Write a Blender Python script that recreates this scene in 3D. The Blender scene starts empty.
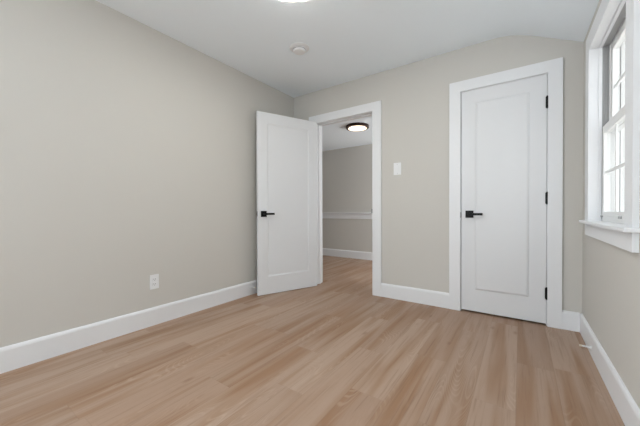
import bpy, bmesh, math, random
from mathutils import Vector, Matrix

# ------------------------------------------------------------------ camera
C = bpy.context.scene.collection
SC = bpy.context.scene
YAW, PITCH, ROLL, CH = 0.6093, 0.0095, 0.0032, 0.9483
r0 = Vector((math.cos(YAW), math.sin(YAW), 0)); fh = Vector((-math.sin(YAW), math.cos(YAW), 0)); Z = Vector((0, 0, 1))
fw = fh * math.cos(PITCH) - Z * math.sin(PITCH)
u0 = Z * math.cos(PITCH) + fh * math.sin(PITCH)
rt = r0 * math.cos(ROLL) - u0 * math.sin(ROLL)
up = r0 * math.sin(ROLL) + u0 * math.cos(ROLL)
cd = bpy.data.cameras.new('camera'); cam = bpy.data.objects.new('camera', cd); C.objects.link(cam)
cd.sensor_width = 36; cd.lens = 287.2234 / 640 * 36; cd.clip_start = 0.02; cd.clip_end = 200
m = Matrix((rt, up, -fw)).transposed().to_4x4(); m.translation = Vector((0, 0, CH)); cam.matrix_world = m
SC.camera = cam

# ------------------------------------------------------------------ light and exposure
SC.view_settings.view_transform = 'Standard'; SC.view_settings.look = 'None'
SC.view_settings.gamma = 1; SC.view_settings.use_curve_mapping = False
SC.view_settings.exposure = 0.10
wd = bpy.data.worlds.new('overcast_sky'); SC.world = wd; wd.use_nodes = True
bg = wd.node_tree.nodes['Background']
bg.inputs[0].default_value = (0.95, 0.975, 1.0, 1); bg.inputs[1].default_value = 1.75
ROOM_LAMP, HALL_LAMP = 21.0, 2.0

HX1_ = 0.45
def area(name, loc, rot, sx, sy, power, col):
    l = bpy.data.lights.new(name, 'AREA'); l.shape = 'RECTANGLE'; l.size = sx; l.size_y = sy
    l.energy = power; l.color = col
    o = bpy.data.objects.new(name, l); C.objects.link(o); o.location = loc; o.rotation_euler = rot
    return o
sun = bpy.data.lights.new('sun', 'SUN'); sun.energy = 7; sun.angle = 0.02; sun.color = (1.0, 0.97, 0.93)
so = bpy.data.objects.new('sun', sun); C.objects.link(so); so.location = (-3, 0, 8)
so.rotation_euler = Vector((0.55, 0.15, -1)).to_track_quat('-Z', 'Y').to_euler()      # over the roof, onto the ground outside
# fill lamps added outside invented openings, behind the camera and in the hall
area('fill_rear', (-1.15, -3.05, 0.9), (math.radians(132), 0, 0), 2.5, 1.6, 50, (0.82, 0.92, 1.0))
area('fill_hall', (HX1_ + 0.25, 4.35, 1.35), (math.radians(100), 0, math.radians(90)), 1.0, 1.2, 60, (0.93, 0.96, 1.0))
area('fill_left', (-2.85, -1.65, 1.0), (math.radians(98), 0, math.radians(-90)), 1.7, 1.4, 210, (0.84, 0.93, 1.0))

# ------------------------------------------------------------------ materials
def s2l(c):
    return tuple(((v / 255) / 12.92 if v / 255 <= 0.04045 else ((v / 255 + 0.055) / 1.055) ** 2.4) for v in c)
def mat(name, col, rough=0.5, metal=0.0, bump=0.0, scale=200.0, var=0.0, spec=0.5):
    mt = bpy.data.materials.new(name); mt.use_nodes = True
    nt = mt.node_tree; b = nt.nodes['Principled BSDF']
    b.inputs['Roughness'].default_value = rough; b.inputs['Metallic'].default_value = metal
    b.inputs['Specular IOR Level'].default_value = spec
    tc = nt.nodes.new('ShaderNodeTexCoord')
    n = nt.nodes.new('ShaderNodeTexNoise'); n.inputs['Scale'].default_value = scale; n.inputs['Detail'].default_value = 3
    nt.links.new(tc.outputs['Object'], n.inputs['Vector'])
    mx = nt.nodes.new('ShaderNodeMix'); mx.data_type = 'RGBA'
    c = (*s2l(col), 1)
    mx.inputs[6].default_value = tuple(v * (1 - var) for v in c[:3]) + (1,)
    mx.inputs[7].default_value = tuple(min(1, v * (1 + var)) for v in c[:3]) + (1,)
    nt.links.new(n.outputs['Fac'], mx.inputs[0]); nt.links.new(mx.outputs[2], b.inputs['Base Color'])
    if bump:
        bp = nt.nodes.new('ShaderNodeBump'); bp.inputs['Strength'].default_value = bump; bp.inputs['Distance'].default_value = 0.002
        nt.links.new(n.outputs['Fac'], bp.inputs['Height']); nt.links.new(bp.outputs[0], b.inputs['Normal'])
    return mt
def emit(name, col, strength):
    mt = bpy.data.materials.new(name); mt.use_nodes = True; nt = mt.node_tree
    b = nt.nodes['Principled BSDF']; b.inputs['Base Color'].default_value = (0.8, 0.8, 0.78, 1)
    b.inputs['Emission Color'].default_value = (*col, 1); b.inputs['Emission Strength'].default_value = strength
    return mt
M = {}
M['wall'] = mat('greige_wall_paint', (204, 201, 195), 0.85, bump=0.02, scale=260, var=0.012, spec=0.25)
M['ceiling'] = mat('flat_ceiling_paint', (241, 248, 253), 0.9, bump=0.02, scale=180, var=0.008, spec=0.2)
M['trim'] = mat('white_trim_paint', (230, 231, 233), 0.42, var=0.006, scale=30)
M['door'] = mat('white_door_paint', (222, 223, 225), 0.45, var=0.006, scale=30)
M['vinyl'] = mat('white_window_vinyl', (234, 234, 233), 0.35, var=0.01, scale=40)
M['track'] = mat('grey_window_track', (164, 164, 164), 0.5, var=0.04, scale=60)
M['plastic'] = mat('white_plastic', (232, 233, 234), 0.35, var=0.006, scale=50)
M['slot'] = mat('dark_slot', (40, 40, 42), 0.6, var=0.02)
M['black'] = mat('matte_black_metal', (14, 14, 16), 0.42, metal=0.6, var=0.05, scale=80)
M['bronze'] = mat('dark_bronze_metal', (46, 26, 19), 0.4, metal=0.5, var=0.08, scale=60)
M['steel'] = mat('satin_nickel', (150, 150, 152), 0.35, metal=1.0, var=0.03, scale=90)
M['rubber'] = mat('cream_rubber', (226, 216, 200), 0.7, var=0.02)
M['fence'] = mat('white_fence_vinyl', (228, 230, 232), 0.6, var=0.03, scale=6)
M['siding'] = mat('pale_grey_siding', (206, 208, 210), 0.7, var=0.03, scale=4)
M['snow'] = mat('pale_concrete_ground', (222, 222, 220), 0.9, var=0.05, scale=5)
M['roof'] = mat('grey_shingle', (120, 120, 124), 0.9, var=0.15, scale=20)
M['room_lamp'] = emit('room_lamp_diffuser', (1.0, 0.99, 0.93), ROOM_LAMP)
M['hall_lamp'] = emit('hall_lamp_diffuser', (1.0, 0.76, 0.56), HALL_LAMP)
gl = bpy.data.materials.new('window_glass'); gl.use_nodes = True
nt = gl.node_tree; nt.nodes.clear()
o_ = nt.nodes.new('ShaderNodeOutputMaterial'); tr = nt.nodes.new('ShaderNodeBsdfTransparent'); gs = nt.nodes.new('ShaderNodeBsdfGlossy')
fr = nt.nodes.new('ShaderNodeFresnel'); fr.inputs[0].default_value = 1.3; ms = nt.nodes.new('ShaderNodeMixShader')
tr.inputs[0].default_value = (0.97, 0.98, 0.98, 1); gs.inputs['Roughness'].default_value = 0.02
ge = nt.nodes.new('ShaderNodeNewGeometry'); mu = nt.nodes.new('ShaderNodeMath'); mu.operation = 'MULTIPLY'; sb = nt.nodes.new('ShaderNodeMath'); sb.operation = 'SUBTRACT'
sb.inputs[0].default_value = 1; nt.links.new(ge.outputs['Backfacing'], sb.inputs[1]); nt.links.new(sb.outputs[0], mu.inputs[0]); nt.links.new(fr.outputs[0], mu.inputs[1]); nt.links.new(mu.outputs[0], ms.inputs[0]); nt.links.new(tr.outputs[0], ms.inputs[1]); nt.links.new(gs.outputs[0], ms.inputs[2]); nt.links.new(ms.outputs[0], o_.inputs[0])
M['glass'] = gl

def floor_material():
    mt = bpy.data.materials.new('oak_look_planks'); mt.use_nodes = True; nt = mt.node_tree; L = nt.links
    b = nt.nodes['Principled BSDF']
    def N(t, **k):
        n = nt.nodes.new(t)
        for a, v in k.items(): setattr(n, a, v)
        return n
    def math_(op, a, bb=None, c=None, clamp=False):
        n = N('ShaderNodeMath', operation=op); n.use_clamp = clamp
        for i, v in enumerate((a, bb, c)):
            if v is None: continue
            if isinstance(v, (int, float)): n.inputs[i].default_value = v
            else: L.new(v, n.inputs[i])
        return n.outputs[0]
    def mix(f, a, bb, mode='MIX'):
        n = N('ShaderNodeMix', data_type='RGBA', blend_type=mode)
        for i, v in ((0, f), (6, a), (7, bb)):
            if isinstance(v, (int, float)): n.inputs[i].default_value = v
            elif isinstance(v, tuple): n.inputs[i].default_value = (*s2l(v), 1)
            else: L.new(v, n.inputs[i])
        return n.outputs[2]
    def ramp(f, lo, hi):
        n = N('ShaderNodeMapRange', interpolation_type='SMOOTHSTEP'); n.inputs[1].default_value = lo; n.inputs[2].default_value = hi
        L.new(f, n.inputs[0]); return n.outputs[0]
    uv = N('ShaderNodeUVMap', uv_map='plank'); sp = N('ShaderNodeSeparateXYZ'); L.new(uv.outputs[0], sp.inputs[0])
    at = N('ShaderNodeAttribute', attribute_name='plank_tone'); sc = N('ShaderNodeSeparateColor'); L.new(at.outputs['Color'], sc.inputs[0])
    u, v = sp.outputs[0], sp.outputs[1]          # metres across / along the plank
    r1, r2, r3 = sc.outputs[0], sc.outputs[1], sc.outputs[2]
    def coords(su, sv, seed):
        c = N('ShaderNodeCombineXYZ'); L.new(math_('MULTIPLY', u, su), c.inputs[0]); L.new(math_('MULTIPLY', v, sv), c.inputs[1])
        L.new(math_('MULTIPLY', seed, 57.0), c.inputs[2]); return c.outputs[0]
    def noise(vec, scale, det=3, rough=0.55, dist=0.0):
        n = N('ShaderNodeTexNoise'); n.inputs['Scale'].default_value = scale; n.inputs['Detail'].default_value = det
        n.inputs['Roughness'].default_value = rough; n.inputs['Distortion'].default_value = dist; L.new(vec, n.inputs['Vector']); return n.outputs['Fac']
    broad = noise(coords(12.0, 0.75, r1), 1.0, 2, 0.5, 0.35)         # soft warm bands
    streak = noise(coords(70.0, 2.2, r2), 1.0, 4, 0.6)            # fine straight grain
    pore = noise(coords(330.0, 12.0, r3), 1.0, 2, 0.6)
    # cathedral figure: contour lines of a stretched noise field
    field = noise(coords(7.5, 1.3, r3), 1.0, 1, 0.4, 0.25)
    rings = math_('ABSOLUTE', math_('SINE', math_('MULTIPLY', field, 95.0)))
    figmask = ramp(noise(coords(6.0, 1.2, r2), 1.0, 1), 0.48, 0.66)
    tone = ramp(r1, 0.0, 1.0)
    base = mix(tone, FL['light'], FL['mid'])
    base = mix(math_('MULTIPLY', ramp(broad, 0.40, 0.72), 0.85), base, FL['warm'])
    base = mix(math_('MULTIPLY', ramp(streak, 0.50, 0.75), 0.45), base, FL['dark'])
    base = mix(math_('MULTIPLY', math_('MULTIPLY', ramp(rings, 0.75, 0.15), figmask), 0.30), base, FL['pale'])
    base = mix(math_('MULTIPLY', ramp(pore, 0.55, 0.75), 0.15), base, FL['dark'])
    kn = N('ShaderNodeTexVoronoi', feature='F1'); kn.inputs['Scale'].default_value = 1.0; L.new(coords(5.0, 1.9, r2), kn.inputs['Vector'])
    base = mix(math_('MULTIPLY', ramp(kn.outputs['Distance'], 0.10, 0.02), 0.5), base, FL['knot'])
    hv = N('ShaderNodeMapRange'); hv.inputs[3].default_value = 0.96; hv.inputs[4].default_value = 1.04; L.new(r2, hv.inputs[0])
    hs = N('ShaderNodeHueSaturation'); L.new(hv.outputs[0], hs.inputs['Value']); L.new(base, hs.inputs['Color'])
    # seams between boards
    eu = math_('MINIMUM', u, math_('SUBTRACT', PW, u)); ev = math_('MINIMUM', v, math_('SUBTRACT', sp.outputs[2], v))
    e = math_('MINIMUM', math_('SUBTRACT', eu, 0.0004), at_len(nt, N, L, math_, v))
    seam = ramp(e, 0.0022, 0.0004)
    colr = mix(math_('MULTIPLY', seam, 0.16), hs.outputs[0], FL['seam'])
    L.new(colr, b.inputs['Base Color'])
    b.inputs['Roughness'].default_value = 0.42; b.inputs['Specular IOR Level'].default_value = 0.42
    rr = N('ShaderNodeMapRange'); rr.inputs[3].default_value = 0.40; rr.inputs[4].default_value = 0.55; L.new(streak, rr.inputs[0]); L.new(rr.outputs[0], b.inputs['Roughness'])
    bp = N('ShaderNodeBump'); bp.inputs['Strength'].default_value = 0.25; bp.inputs['Distance'].default_value = 0.001
    L.new(math_('SUBTRACT', streak, math_('MULTIPLY', seam, 2.0)), bp.inputs['Height']); L.new(bp.outputs[0], b.inputs['Normal'])
    return mt
PW, PL = 0.18, 1.20
def at_len(nt, N, L, math_, v):      # distance to the board's two ends
    return math_('MINIMUM', v, math_('SUBTRACT', PL, v))
FL = dict(light=(172, 147, 128), mid=(162, 134, 114), warm=(144, 107, 77), dark=(122, 91, 70), pale=(192, 168, 148), knot=(122, 88, 65), seam=(96, 70, 54))
M['floor'] = floor_material()

# ------------------------------------------------------------------ mesh helpers
def obj(name, bm, mt, parent=None, kind=None, smooth=False):
    bmesh.ops.recalc_face_normals(bm, faces=bm.faces)
    me = bpy.data.meshes.new(name); bm.to_mesh(me); bm.free()
    if isinstance(mt, (list, tuple)):
        for q in mt: me.materials.append(q)
    else: me.materials.append(mt)
    if smooth:
        for p in me.polygons: p.use_smooth = True
        me.set_sharp_from_angle(angle=math.radians(35))
    o = bpy.data.objects.new(name, me); C.objects.link(o)
    if parent: o.parent = parent
    if kind: o['kind'] = kind
    return o
def empty(name, loc=(0, 0, 0), rz=0.0):
    o = bpy.data.objects.new(name, None); C.objects.link(o); o.location = loc; o.rotation_euler = (0, 0, rz); o.empty_display_size = 0.1
    return o
def tag(o, label, cat, group=None):
    o['label'] = label; o['category'] = cat
    if group: o['group'] = group
    return o
def struct(o, label=None):
    o['kind'] = 'structure'
    if label: o['label'] = label
    return o
def box(bm, x0, x1, y0, y1, z0, z1, bev=0.0, mi=0):
    vs = [bm.verts.new((x, y, z)) for x in (x0, x1) for y in (y0, y1) for z in (z0, z1)]
    fs = [bm.faces.new([vs[i] for i in q]) for q in ((0, 1, 3, 2), (4, 6, 7, 5), (0, 4, 5, 1), (2, 3, 7, 6), (0, 2, 6, 4), (1, 5, 7, 3))]
    for f in fs: f.material_index = mi
    if bev:
        es = list({e for f in fs for e in f.edges})
        bmesh.ops.bevel(bm, geom=es, offset=bev, segments=2, affect='EDGES', profile=0.6)
    return bm
def B(*a, **k):
    return box(bmesh.new(), *a, **k)
def cyl(bm, c, ax, r, h, seg=32, r2=None, bev=0.0):
    """cylinder from c along axis ax (unit vector) by h"""
    ax = Vector(ax).normalized(); q = Vector((0, 0, 1)).rotation_difference(ax).to_matrix().to_4x4()
    mm = Matrix.Translation(Vector(c) + ax * h / 2) @ q
    g = bmesh.ops.create_cone(bm, cap_ends=True, segments=seg, radius1=r, radius2=r if r2 is None else r2, depth=h, matrix=mm)
    return bm
def lathe(bm, c, prof, seg=48, down=True):
    """profile [(r, z)] revolved about vertical axis through c"""
    rings = []
    for r, z in prof:
        if r < 1e-6: rings.append([bm.verts.new((c[0], c[1], c[2] + z))])
        else: rings.append([bm.verts.new((c[0] + r * math.cos(2 * math.pi * k / seg), c[1] + r * math.sin(2 * math.pi * k / seg), c[2] + z)) for k in range(seg)])
    for a, b in zip(rings, rings[1:]):
        for k in range(seg):
            k2 = (k + 1) % seg
            if len(a) == 1: bm.faces.new((a[0], b[k], b[k2]))
            elif len(b) == 1: bm.faces.new((a[k], a[k2], b[0]))
            else: bm.faces.new((a[k], a[k2], b[k2], b[k]))
    return bm
def extrude_profile(bm, pts, p0, p1, side, upv=Vector((0, 0, 1))):
    """profile points (out, up) swept from p0 to p1; side = outward unit vector"""
    p0, p1, side = Vector(p0), Vector(p1), Vector(side)
    a = [bm.verts.new(p0 + side * s + upv * t) for s, t in pts]; b = [bm.verts.new(p1 + side * s + upv * t) for s, t in pts]
    n = len(pts)
    for i in range(n): bm.faces.new((a[i], a[(i + 1) % n], b[(i + 1) % n], b[i]))
    bm.faces.new(a); bm.faces.new(b[::-1]); return bm

# ------------------------------------------------------------------ room dimensions (metres)
XL, XR, YB, YR = -2.4996, 0.3934, 2.9724, -2.65
ZC, ZS = 2.457, 2.231
WT, RWT = 0.12, 0.135
YH, ZH, HX0, HX1 = 5.012, 2.193, -4.35, 0.45
O1 = (-2.128, -1.354, 2.043)      # open doorway: x0, x1, top
O2 = (-0.458, 0.177, 2.046)       # closet doorway
W1 = (1.795, 2.63, 0.87, 2.02)    # window: y0, y1, z0, z1
YBO = YB + WT

# floor: one mesh of boards laid along the room
def make_floor():
    bm = bmesh.new(); uvl = bm.loops.layers.uv.new('plank'); cl = bm.loops.layers.float_color.new('plank_tone')
    rnd = random.Random(21); x00 = -0.555; fixed = {-2: 1.78, -1: 1.34, 0: 1.91, 1: 1.30, 2: 1.62, 3: 0.95, 4: 2.2, -3: 2.35, -4: 1.55}
    k0 = math.floor((HX0 - 0.2 - x00) / PW); k1 = math.ceil((0.6 - x00) / PW)
    tones = {(-1, 0): 0.35, (0, 0): 0.62}
    for k in range(k0, k1):
        off = fixed.get(k, rnd.uniform(0, PL))
        n0 = math.floor((YR - 0.3 - off) / PL); n1 = math.ceil((YH + 0.2 - off) / PL)
        for n in range(n0, n1):
            xa, xb = x00 + k * PW, x00 + (k + 1) * PW; ya, yb = off + n * PL, off + (n + 1) * PL
            vs = [bm.verts.new(p) for p in ((xa, ya, 0), (xb, ya, 0), (xb, yb, 0), (xa, yb, 0))]
            f = bm.faces.new(vs); col = (rnd.random(), rnd.random(), rnd.random(), 1)
            for l, q in zip(f.loops, ((0, 0), (PW, 0), (PW, PL), (0, PL))): l[uvl].uv = q; l[cl] = col
    bmesh.ops.remove_doubles(bm, verts=bm.verts, dist=1e-5)
    for nrm, co in (((1, 0, 0), HX0 - 0.1), ((-1, 0, 0), -(XR + RWT)), ((0, 1, 0), YR - 0.12), ((0, -1, 0), -(YH + 0.1))):
        p = Vector(nrm) * co
        bmesh.ops.bisect_plane(bm, geom=bm.verts[:] + bm.edges[:] + bm.faces[:], plane_co=p, plane_no=nrm, clear_inner=True)
    # underside and rim so that the floor is a slab
    g = bmesh.ops.extrude_face_region(bm, geom=bm.faces[:]);
    bmesh.ops.translate(bm, vec=(0, 0, -0.06), verts=[e for e in g['geom'] if isinstance(e, bmesh.types.BMVert)])
    return struct(obj('floor', bm, M['floor']))
make_floor()

# walls
LW = (-2.4, -0.9, 0.85, 2.05)
bm = bmesh.new(); box(bm, XL - 0.1, XL, YR - 0.12, LW[0], 0, 2.6); box(bm, XL - 0.1, XL, LW[1], YB, 0, 2.6)
box(bm, XL - 0.1, XL, LW[0], LW[1], 0, LW[2]); box(bm, XL - 0.1, XL, LW[0], LW[1], LW[3], 2.6); struct(obj('wall_left', bm, M['wall']))
bm = bmesh.new(); TJ = 0.022
box(bm, HX0, O1[0] - TJ, YB, YBO, 0, 2.6); box(bm, O1[1] + TJ, O2[0] - TJ, YB, YBO, 0, 2.6); box(bm, O2[1] + TJ, XR + RWT, YB, YBO, 0, 2.6)
box(bm, O1[0] - TJ, O1[1] + TJ, YB, YBO, O1[2] + TJ, 2.6); box(bm, O2[0] - TJ, O2[1] + TJ, YB, YBO, O2[2] + TJ, 2.6)
struct(obj('wall_back', bm, M['wall']))
bm = bmesh.new()
box(bm, XR, XR + RWT, YR - 0.12, W1[0] - 0.015, 0, 2.6); box(bm, XR, XR + RWT, W1[1] + 0.015, YB, 0, 2.6)
box(bm, XR, XR + RWT, W1[0] - 0.015, W1[1] + 0.015, 0, W1[2] - 0.015); box(bm, XR, XR + RWT, W1[0] - 0.015, W1[1] + 0.015, W1[3] + 0.015, 2.6)
struct(obj('wall_right', bm, M['wall']))
RWX = (-2.2, -0.1, 0.85, 2.05)
bm = bmesh.new()
box(bm, XL, RWX[0], YR - 0.12, YR, 0, 2.6); box(bm, RWX[1], XR, YR - 0.12, YR, 0, 2.6)
box(bm, RWX[0], RWX[1], YR - 0.12, YR, 0, RWX[2]); box(bm, RWX[0], RWX[1], YR - 0.12, YR, RWX[3], 2.6)
struct(obj('wall_front', bm, M['wall']))
# ceiling: flat, then rolling into a slope down to the window wall
bm = bmesh.new(); xb, g = -0.06, (ZC - ZS) / (XR + 0.06); s = 0.15
prof = [(XL - 0.1, ZC), (xb - s, ZC)] + [(xb - s + 2 * s * t / 8, ZC - g * (2 * s) * (t / 8) ** 2 / 2) for t in range(1, 8)] + [(xb + s, ZC - g * s), (XR + RWT, ZC - g * (XR + RWT - xb))]
n = len(prof); lo = [[bm.verts.new((x, y, z)) for x, z in prof] for y in (YR - 0.12, YB)]; hi = [[bm.verts.new((x, y, 2.62)) for x, z in prof] for y in (YR - 0.12, YB)]
for i in range(n - 1):
    bm.faces.new((lo[0][i], lo[0][i + 1], lo[1][i + 1], lo[1][i])); bm.faces.new((hi[0][i], hi[1][i], hi[1][i + 1], hi[0][i + 1]))
    for j in (0, 1): bm.faces.new((lo[j][i], hi[j][i], hi[j][i + 1], lo[j][i + 1]))
bm.faces.new((lo[0][0], lo[1][0], hi[1][0], hi[0][0])); bm.faces.new((lo[0][-1], hi[0][-1], hi[1][-1], lo[1][-1]))
struct(obj('ceiling', bm, M['ceiling'], smooth=True))
# hall beyond the open door
struct(obj('wall_hall_back', B(HX0, HX1 + 0.1, YH, YH + 0.1, 0, 2.4), M['wall']))
struct(obj('wall_hall_left', B(HX0 - 0.1, HX0, YBO - 0.12, YH + 0.1, 0, 2.4), M['wall']))
bm = bmesh.new(); box(bm, HX1, HX1 + 0.1, YBO, 3.85, 0, 2.4); box(bm, HX1, HX1 + 0.1, 4.85, YH, 0, 2.4)
box(bm, HX1, HX1 + 0.1, 3.85, 4.85, 0, 0.7); box(bm, HX1, HX1 + 0.1, 3.85, 4.85, 2.0, 2.4)  # unseen opening added so the hall fill lamp can shine in
struct(obj('wall_hall_right', bm, M['wall']))
bm = bmesh.new(); box(bm, -0.70, HX1, YBO + 0.60, YBO + 0.66, 0, ZH); box(bm, -0.76, -0.70, YBO, YBO + 0.66, 0, ZH)
struct(obj('wall_closet', bm, M['wall']))
struct(obj('ceiling_hall', B(HX0, HX1, YBO, YH, ZH, ZH + 0.1), M['ceiling']))

# baseboards
BP = [(0, 0), (0.015, 0), (0.015, 0.128), (0.012, 0.138), (0.007, 0.146), (0, 0.148)]
def baseboard(name, p0, p1, side):
    return struct(obj(name, extrude_profile(bmesh.new(), BP, p0, p1, side), M['trim']))
baseboard('baseboard_left', (XL, YR, 0), (XL, YB, 0), (1, 0, 0))
baseboard('baseboard_right', (XR, YR, 0), (XR, YB - 0.001, 0), (-1, 0, 0))
baseboard('baseboard_back', (-1.25, YB, 0), (-0.557, YB, 0), (0, -1, 0))
baseboard('baseboard_back_corner', (0.272, YB, 0), (XR - 0.015, YB, 0), (0, -1, 0))
baseboard('baseboard_back_behind_door', (XL + 0.015, YB, 0), (-2.232, YB, 0), (0, -1, 0))
baseboard('baseboard_hall', (HX0, YH, 0), (HX1, YH, 0), (0, -1, 0))

# door casings and jambs
def casing(name, x0, x1, top, outer_l, outer_r, label, stop=False):
    t = struct(empty(name, (0, 0, 0)), label); y0, y1 = YB - 0.02, YB
    def frame(yy0, yy1, nm):
        bm = bmesh.new()
        for (a, b) in ((outer_l, x0 - 0.004), (x1 + 0.004, outer_r)):
            box(bm, a, b, yy0, yy1, 0.0005, top + 0.0995)
        box(bm, x0 - 0.004, x1 + 0.004, yy0, yy1, top + 0.004, top + 0.0995)
        bmesh.ops.remove_doubles(bm, verts=bm.verts, dist=1e-6)
        obj(nm, bm, M['trim'], t)
    frame(y0, y1, 'casing')
    frame(YBO, YBO + 0.018, 'casing')
    bm = bmesh.new()
    for a, b in ((x0 - 0.02, x0), (x1, x1 + 0.02)): box(bm, a, b, YB, YBO, 0.0005, top)
    box(bm, x0 - 0.02, x1 + 0.02, YB, YBO, top, top + 0.02)
    obj('jamb', bm, M['trim'], t)
    bm = bmesh.new(); s0, s1 = YB + 0.045, YB + 0.08
    box(bm, x0, x0 + 0.011, s0, s1, 0.0005, top); box(bm, x1 - 0.011, x1, s0, s1, 0.0005, top); box(bm, x0 + 0.011, x1 - 0.011, s0, s1, top - 0.011, top)
    obj('door_stop_strip', bm, M['trim'], t)
    return t
t1 = casing('trim_1', *O1, -2.232, -1.250, 'white flat casing around the open doorway to the hall')
t2 = casing('trim_2', *O2, -0.557, 0.272, 'white flat casing around the closed closet door')
obj('strike_plate', box(B(O1[1] - 0.0015, O1[1], 2.970, 3.004, 0.905, 0.967), O1[1] - 0.004, O1[1] - 0.0015, 2.944, 2.976, 0.915, 0.962, 0.0004), M['steel'], t1)['label'] = 'grey metal strike plate'
obj('strike_plate', B(O2[0] - 0.005, O2[0] + 0.001, YB - 0.0215, YB + 0.002, 0.875, 0.925, 0.0004), M['steel'], t2)['label'] = 'grey metal strike plate'
# hall chair rail
bm = extrude_profile(bmesh.new(), [(0, 0), (0.018, 0), (0.018, 0.10), (0, 0.10)], (HX0, YH, 0.777), (HX1, YH, 0.777), (0, -1, 0))
tr3 = struct(empty('trim_3', (0, 0, 0)), 'white chair rail across the hall wall')
obj('rail_board', bm, M['trim'], tr3)
obj('rail_cap', B(HX0, HX1, YH - 0.042, YH, 0.877, 0.899, 0.004), M['trim'], tr3)

# panel doors
def slab(w, h, y0, y1, st=0.115, tp=0.115, bt=0.20):
    bm = bmesh.new(); rec = 0.009; sl = 0.016
    def ring(x0, x1, z0, z1, y): return [bm.verts.new(p) for p in ((x0, y, z0), (x1, y, z0), (x1, y, z1), (x0, y, z1))]
    outs = []
    for y, sg in ((y0, 1), (y1, -1)):
        a = ring(0, w, 0, h, y); b = ring(st, w - st, bt, h - tp, y); b2 = ring(st + 0.003, w - st - 0.003, bt + 0.003, h - tp - 0.003, y + sg * 0.004)
        c = ring(st + sl, w - st - sl, bt + sl, h - tp - sl, y + sg * rec)
        for p, q in ((a, b), (b, b2), (b2, c)):
            for i in range(4): bm.faces.new((p[i], p[(i + 1) % 4], q[(i + 1) % 4], q[i]))
        bm.faces.new(c); outs.append(a)
    for i in range(4): bm.faces.new((outs[0][i], outs[0][(i + 1) % 4], outs[1][(i + 1) % 4], outs[1][i]))
    return bm
def lever_set(parent, x, z, y, sg, toward):
    """lever on the face at y, outward direction sg in y, lever pointing toward x direction"""
    hnd = obj('handle', box(cyl(bmesh.new(), (x, y + sg * 0.008, z), (0, sg, 0), 0.011, 0.036, 24), *sorted((x - toward * 0.011, x + toward * 0.110)), *sorted((y + sg * 0.042, y + sg * 0.053)), z - 0.011, z + 0.011, bev=0.0015), M['black'], parent, smooth=False)
    hnd['label'] = 'matte black lever handle'
    r = obj('rose', box(bmesh.new(), x - 0.033, x + 0.033, *sorted((y, y + sg * 0.009)), z - 0.033, z + 0.033, bev=0.0015), M['black'], hnd)
    return hnd
def make_door(name, pin, rz, w, h, y0, y1, x_off, label, hz, hinges=True, z0=0.010, hmat='black'):
    d = struct(empty(name, (pin[0], pin[1], z0), rz), label)
    s = slab(w, h, y0, y1); bmesh.ops.translate(s, vec=(x_off, 0, 0), verts=s.verts)
    obj('door_slab', s, M['door'], d)
    ylo, yhi = min(y0, y1), max(y0, y1)
    xh = x_off + w - 0.068
    lever_set(d, xh, hz - z0, yhi, 1, -1); lever_set(d, xh, hz - z0, ylo, -1, -1)
    lp = bmesh.new(); box(lp, x_off + w, x_off + w + 0.0015, (y0 + y1) / 2 - 0.0125, (y0 + y1) / 2 + 0.0125, hz - z0 - 0.028, hz - z0 + 0.028)
    if hmat == 'steel': box(lp, x_off + w + 0.0015, x_off + w + 0.010, (y0 + y1) / 2 - 0.006, (y0 + y1) / 2 + 0.006, hz - z0 - 0.009, hz - z0 + 0.009, bev=0.002)
    obj('latch_plate', lp, M['steel'], d)['label'] = 'grey metal latch plate'
    for zc in (1.817, 1.041, 0.266):
        bm = cyl(bmesh.new(), (0, 0, zc - z0 - 0.046), (0, 0, 1), 0.0075, 0.092, 20)
        cyl(bm, (0, 0, zc - z0 - 0.051), (0, 0, 1), 0.005, 0.102, 16)
        box(bm, 0, 0.010, *sorted((0.001 if y0 >= 0 else -0.001, (0.010 if y0 >= 0 else -0.010))), zc - z0 - 0.044, zc - z0 + 0.044)
        obj('hinge', bm, M['black'], d)['label'] = 'matte black hinge'
    return d
d1 = make_door('door_1', (-2.119, 2.935), math.radians(-112), 0.771, 2.034, 0.012, 0.047, 0.006, 'white single-panel door standing open against the left wall', 0.910, hmat='steel', z0=0.007)
d2 = make_door('door_2', (0.1755, 2.960), math.pi, 0.6285, 2.0275, -0.012, -0.047, 0.0015, 'closed white single-panel closet door', 0.908, z0=0.016)

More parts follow.
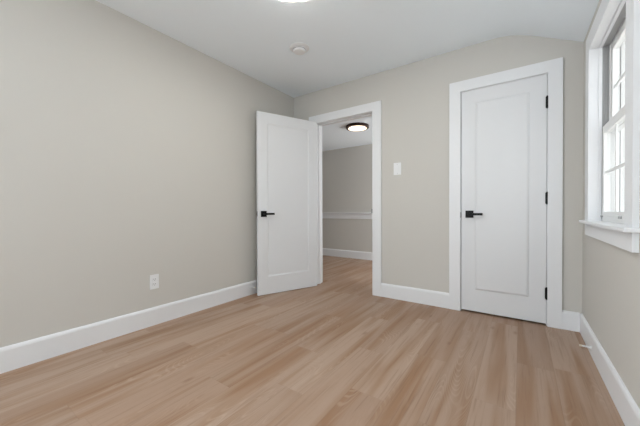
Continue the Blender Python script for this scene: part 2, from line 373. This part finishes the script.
# ------------------------------------------------------------------ windows
def window(name, y0, y1, z0, z1, cols, label):
    w = struct(empty(name, (XR, (y0 + y1) / 2, z0)), label); ox, oy, oz = XR, (y0 + y1) / 2, z0
    def put(nm, bm, mt, par=w, lab=None):
        bmesh.ops.translate(bm, vec=(-ox, -oy, -oz), verts=bm.verts) if par is w else bmesh.ops.translate(bm, vec=(-ox, -oy, -oz), verts=bm.verts)
        o = obj(nm, bm, mt, par)
        if lab: o['label'] = lab
        return o
    cw = 0.108; cx0, cx1 = XR - 0.020, XR
    bm = bmesh.new()
    for a, b in ((y0 - cw, y0), (y1, y1 + cw)): box(bm, cx0, cx1, a, b, z0 + 0.002, z1 + cw)
    box(bm, cx0, cx1, y0, y1, z1, z1 + cw)
    put('casing', bm, M['trim'])
    # jamb liner
    jx1 = XR + RWT - 0.005; jt = 0.015; bm = bmesh.new()
    box(bm, cx1, jx1, y0 - jt, y0, z0, z1 + jt); box(bm, cx1, jx1, y1, y1 + jt, z0, z1 + jt); box(bm, cx1, jx1, y0, y1, z1, z1 + jt)
    put('jamb', bm, M['trim'])
    # inner stops
    bm = bmesh.new(); sx0, sx1 = XR + 0.030, XR + 0.046
    box(bm, sx0, sx1, y0, y0 + 0.008, z0, z1); box(bm, sx0, sx1, y1 - 0.008, y1, z0, z1); box(bm, sx0, sx1, y0 + 0.008, y1 - 0.008, z1 - 0.008, z1)
    put('sash_stop', bm, M['trim'])
    # vinyl tracks either side of the upper sash
    bm = bmesh.new(); bo = bmesh.new()
    for yw, sg in ((y0, 1), (y1, -1)):
        def sl_(b, xa, xb, d): box(b, xa, xb, *sorted((yw, yw + sg * d)), z0 + 0.012, z1)
        sl_(bm, XR + 0.046, XR + 0.0795, 0.004)
        for k in range(3): sl_(bm, XR + 0.053 + k * 0.009, XR + 0.056 + k * 0.009, 0.008)
        sl_(bo, XR + 0.0795, XR + 0.0855, 0.013); sl_(bo, XR + 0.0855, XR + 0.122, 0.004)
        for k in range(3): sl_(bo, XR + 0.094 + k * 0.010, XR + 0.097 + k * 0.010, 0.008)
    put('sash_track', bm, M['track'], lab='grey plastic sash track')
    put('outer_track', bo, M['vinyl'])
    put('head_track', B(XR + 0.046, XR + 0.080, y0 + 0.008, y1 - 0.008, z1 - 0.006, z1), M['track'], lab='grey head track')
    bm = bmesh.new(); ex0, ex1 = XR + RWT, XR + RWT + 0.02
    for a, b in ((y0 - 0.09, y0), (y1, y1 + 0.09)): box(bm, ex0, ex1, a, b, z0 - 0.014, z1 + 0.09)
    box(bm, ex0, ex1, y0, y1, z1, z1 + 0.09)
    put('outer_casing', bm, M['vinyl'])
    # stool, apron, sill
    bm = bmesh.new(); box(bm, XR - 0.050, XR + 0.002, y0 - cw - 0.022, y1 + cw + 0.022, z0 - 0.016, z0 + 0.002, bev=0.004)
    box(bm, XR + 0.002, XR + 0.050, y0, y1, z0 - 0.014, z0 + 0.0015)
    put('stool', bm, M['trim'], lab='white window stool')
    put('apron', B(cx0, cx1, y0 - cw + 0.002, y1 + cw - 0.002, 0.772, z0 - 0.016), M['trim'])
    put('sill', B(XR + 0.050, XR + RWT + 0.03, y0, y1, z0 - 0.014, z0 + 0.012), M['vinyl'])
    def sash(nm, xa, xb, za, zb, rail_b, rail_t, latch):
        st = 0.040; ya, yb = y0 + 0.014, y1 - 0.014
        bm = bmesh.new()
        box(bm, xa, xb, ya, ya + st, za, zb); box(bm, xa, xb, yb - st, yb, za, zb)
        box(bm, xa, xb, ya + st, yb - st, za, za + rail_b); box(bm, xa, xb, ya + st, yb - st, zb - rail_t, zb)
        bd = 0.006   # glazing bead
        g0, g1, h0, h1 = ya + st, yb - st, za + rail_b, zb - rail_t
        xm = (xa + xb) / 2
        s = put(nm, bm, M['vinyl'])
        b2 = bmesh.new()
        put('pane', box(b2, xm - 0.002, xm + 0.002, g0, g1, h0, h1), M['glass'], s, 'clear glass')
        b3 = bmesh.new(); zm = (h0 + h1) / 2
        box(b3, xm - 0.009, xm - 0.003, g0, g1, zm - 0.009, zm + 0.009)
        for k in range(1, cols):
            yy = g0 + (g1 - g0) * k / cols
            box(b3, xm - 0.0085, xm - 0.003, yy - 0.009, yy + 0.009, h0, zm - 0.009); box(b3, xm - 0.0085, xm - 0.003, yy - 0.009, yy + 0.009, zm + 0.009, h1)
        put('muntin', b3, M['vinyl'], s)
        return s
    zmid = 1.46
    ls = sash('lower_sash', XR + 0.048, XR + 0.079, z0 + 0.012, zmid + 0.028, 0.052, 0.050, True)
    us = sash('upper_sash', XR + 0.086, XR + 0.117, zmid - 0.020, z1 - 0.002, 0.045, 0.052, False)
    bm = bmesh.new(); zt = zmid + 0.028
    for yy in (y0 + 0.20, y1 - 0.20):
        cyl(bm, (XR + 0.063, yy, zt), (0, 0, 1), 0.013, 0.010, 20); box(bm, XR + 0.056, XR + 0.070, yy - 0.030, yy + 0.012, zt + 0.006, zt + 0.014, bev=0.002)
    put('sash_lock', bm, M['vinyl'], ls)
    bm = bmesh.new()
    for yy in (y0 + 0.055, y1 - 0.055): box(bm, XR + 0.054, XR + 0.072, yy - 0.022, yy + 0.022, zt, zt + 0.006, bev=0.002)
    put('tilt_latch', bm, M['vinyl'], ls)
    bm = bmesh.new(); zl = z0 + 0.034
    for yy in (y0 + 0.39, y1 - 0.022): box(bm, XR + 0.040, XR + 0.048, yy - 0.018, yy + 0.018, zl - 0.007, zl + 0.007, bev=0.002)
    put('sash_lift', bm, M['track'], ls, lab='grey finger lift on the bottom rail')
    bm = bmesh.new(); box(bm, XR + 0.042, XR + 0.048, y0 + 0.44, y1 - 0.04, zl + 0.004, zl + 0.010); put('lift_rail', bm, M['vinyl'], ls)
    return w
window('window_1', *W1, 3, 'white double-hung window in the right wall')
# unseen window added behind the camera, lets the rear fill lamp in
w2 = struct(empty('added_window_rear', (0, 0, 0)), 'white window added unseen in the wall behind to admit fill light')
bm = bmesh.new(); x0, x1, z0, z1 = RWX
for a, b in ((x0 - 0.1, x0), (x1, x1 + 0.1)): box(bm, a, b, YR, YR + 0.02, z0 - 0.1, z1 + 0.1)
box(bm, x0, x1, YR, YR + 0.02, z1, z1 + 0.1); box(bm, x0, x1, YR, YR + 0.04, z0 - 0.1, z0)
obj('casing', bm, M['trim'], w2)
bm = bmesh.new()
for a in (x0, (x0 + x1) / 2 - 0.03, x1 - 0.06): box(bm, a, a + 0.06, YR - 0.08, YR - 0.04, z0, z1)
for z in (z0, (z0 + z1) / 2 - 0.025, z1 - 0.05): box(bm, x0, x1, YR - 0.078, YR - 0.042, z, z + 0.05)
obj('sash', bm, M['vinyl'], w2)
w3 = struct(empty('added_window_left', (0, 0, 0)), 'white window added unseen in the left wall behind to admit fill light')  # invented window out of view, brightens the right wall and sloped ceiling
bm = bmesh.new(); y0, y1, z0, z1 = LW
for a, b in ((y0 - 0.1, y0), (y1, y1 + 0.1)): box(bm, XL, XL + 0.02, a, b, z0 - 0.1, z1 + 0.1)
box(bm, XL, XL + 0.02, y0, y1, z1, z1 + 0.1); box(bm, XL, XL + 0.04, y0, y1, z0 - 0.1, z0)
obj('casing', bm, M['trim'], w3)
bm = bmesh.new()
for a in (y0, (y0 + y1) / 2 - 0.03, y1 - 0.06): box(bm, XL - 0.07, XL - 0.03, a, a + 0.06, z0, z1)
for z in (z0, (z0 + z1) / 2 - 0.025, z1 - 0.05): box(bm, XL - 0.068, XL - 0.032, y0, y1, z, z + 0.05)
obj('sash', bm, M['vinyl'], w3)

# ------------------------------------------------------------------ things in the room
def flush_light(name, x, y, zc, r, body, diff, hgt, label, rw=0.016, drop=0.005):
    t = empty(name, (x, y, zc)); tag(t, label, 'ceiling light')
    obj('light_ring', lathe(bmesh.new(), (0, 0, 0), [(0, -0.0005), (r * 0.97, -0.0005), (r, -0.004), (r, -hgt + 0.003), (r - 0.003, -hgt), (r - rw, -hgt), (r - rw - 0.002, -hgt + 0.004), (0, -hgt + 0.004)], 64), body, t, smooth=True)
    obj('diffuser', lathe(bmesh.new(), (0, 0, 0), [(0, -hgt + 0.003), (r - rw - 0.002, -hgt + 0.003), (r - rw - 0.003, -hgt - drop * 0.3), (r - rw - 0.012, -hgt - drop * 0.75), (r * 0.8, -hgt - drop * 0.92), (r * 0.5, -hgt - drop), (0, -hgt - drop)], 64), diff, t, smooth=True)['label'] = 'glowing white diffuser'
    return t
flush_light('ceiling_light', -1.178, 1.369, ZC, 0.26, M['plastic'], M['room_lamp'], 0.026, 'round lit flush ceiling light cut by the top edge of the photo', 0.006, 0.016)
flush_light('ceiling_light', -1.975, 3.80, ZH, 0.168, M['bronze'], M['hall_lamp'], 0.038, 'round lit flush ceiling light with dark bronze ring in the hall', 0.040)

sd = empty('smoke_detector', (-1.69, 2.095, ZC)); tag(sd, 'small round white smoke detector on the ceiling near the far corner', 'smoke detector')
obj('base_plate', lathe(bmesh.new(), (0, 0, 0), [(0, -0.0005), (0.092, -0.0005), (0.090, -0.005), (0.070, -0.009), (0, -0.009)], 48), M['plastic'], sd, smooth=True)
obj('cover', lathe(bmesh.new(), (0, 0, 0), [(0, -0.008), (0.052, -0.008), (0.058, -0.014), (0.058, -0.030), (0.052, -0.038), (0.034, -0.040), (0, -0.040)], 48), M['plastic'], sd, smooth=True)
obj('vent_band', lathe(bmesh.new(), (0, 0, 0), [(0.0583, -0.016), (0.0595, -0.017), (0.0595, -0.024), (0.0583, -0.025)], 48), M['track'], sd)['label'] = 'grey vent band'

# light switch on the back wall
sw = empty('light_switch', (-1.071, YB, 1.385)); tag(sw, 'white light switch plate on the wall between the two doors', 'light switch')
obj('cover_plate', B(-0.040, 0.040, -0.006, 0, -0.064, 0.064, bev=0.002), M['plastic'], sw)
obj('rocker', B(-0.0165, 0.0165, -0.010, -0.005, -0.033, 0.033, bev=0.0015), M['plastic'], sw)
for z in (-0.048, 0.048): obj('screw', cyl(bmesh.new(), (0, -0.0055, z), (0, -1, 0), 0.003, 0.0012, 12), M['steel'], sw)
# outlet on the left wall
ot = empty('electrical_outlet', (XL, 1.165, 0.358)); tag(ot, 'white duplex electrical outlet low on the left wall', 'outlet')
obj('cover_plate', B(0, 0.006, -0.036, 0.036, -0.060, 0.060, bev=0.002), M['plastic'], ot)
for z in (-0.0195, 0.0195):
    rc = obj('receptacle', B(0.005, 0.009, -0.017, 0.017, z - 0.014, z + 0.014, bev=0.0015), M['plastic'], ot)
    bm = bmesh.new()
    for yy in (-0.0065, 0.0065): box(bm, 0.0088, 0.0093, yy - 0.0012, yy + 0.0012, z - 0.001, z + 0.008)
    cyl(bm, (0.0088, 0, z - 0.007), (1, 0, 0), 0.0025, 0.0005, 12)
    obj('slot', bm, M['slot'], rc)['label'] = 'dark plug slots'
# door stops on the baseboards
def stopper(loc, rz, L_, label):
    t = empty('door_stop', loc, rz); tag(t, label, 'door stop', 'white door stops on the baseboards')
    obj('base', cyl(bmesh.new(), (0, 0, 0), (1, 0, 0), 0.013, 0.006, 20), M['plastic'], t)
    bm = bmesh.new(); n = 10; p = (L_ - 0.020) / n
    cyl(bm, (0.005, 0, 0), (1, 0, 0), 0.004, L_ - 0.018, 14)
    for k in range(n): cyl(bm, (0.006 + k * p, 0, 0), (1, 0, 0), 0.0055, p * 0.55, 14)
    obj('spring', bm, M['plastic'], t)
    obj('bumper', cyl(bmesh.new(), (L_ - 0.014, 0, 0), (1, 0, 0), 0.0065, 0.014, 18, r2=0.006), M['rubber'], t)['label'] = 'cream rubber tip'
stopper((XR - 0.015, 2.52, 0.055), math.pi, 0.058, 'thin white door stop sticking out of the right baseboard')
stopper((XL + 0.015, 2.215, 0.085), 0.0, 0.060, 'white door stop on the left baseboard behind the open door')

# ------------------------------------------------------------------ outside the window
struct(obj('ground', B(XR + RWT + 0.03, 30, -20, 40, -0.35, -0.25), M['snow']))
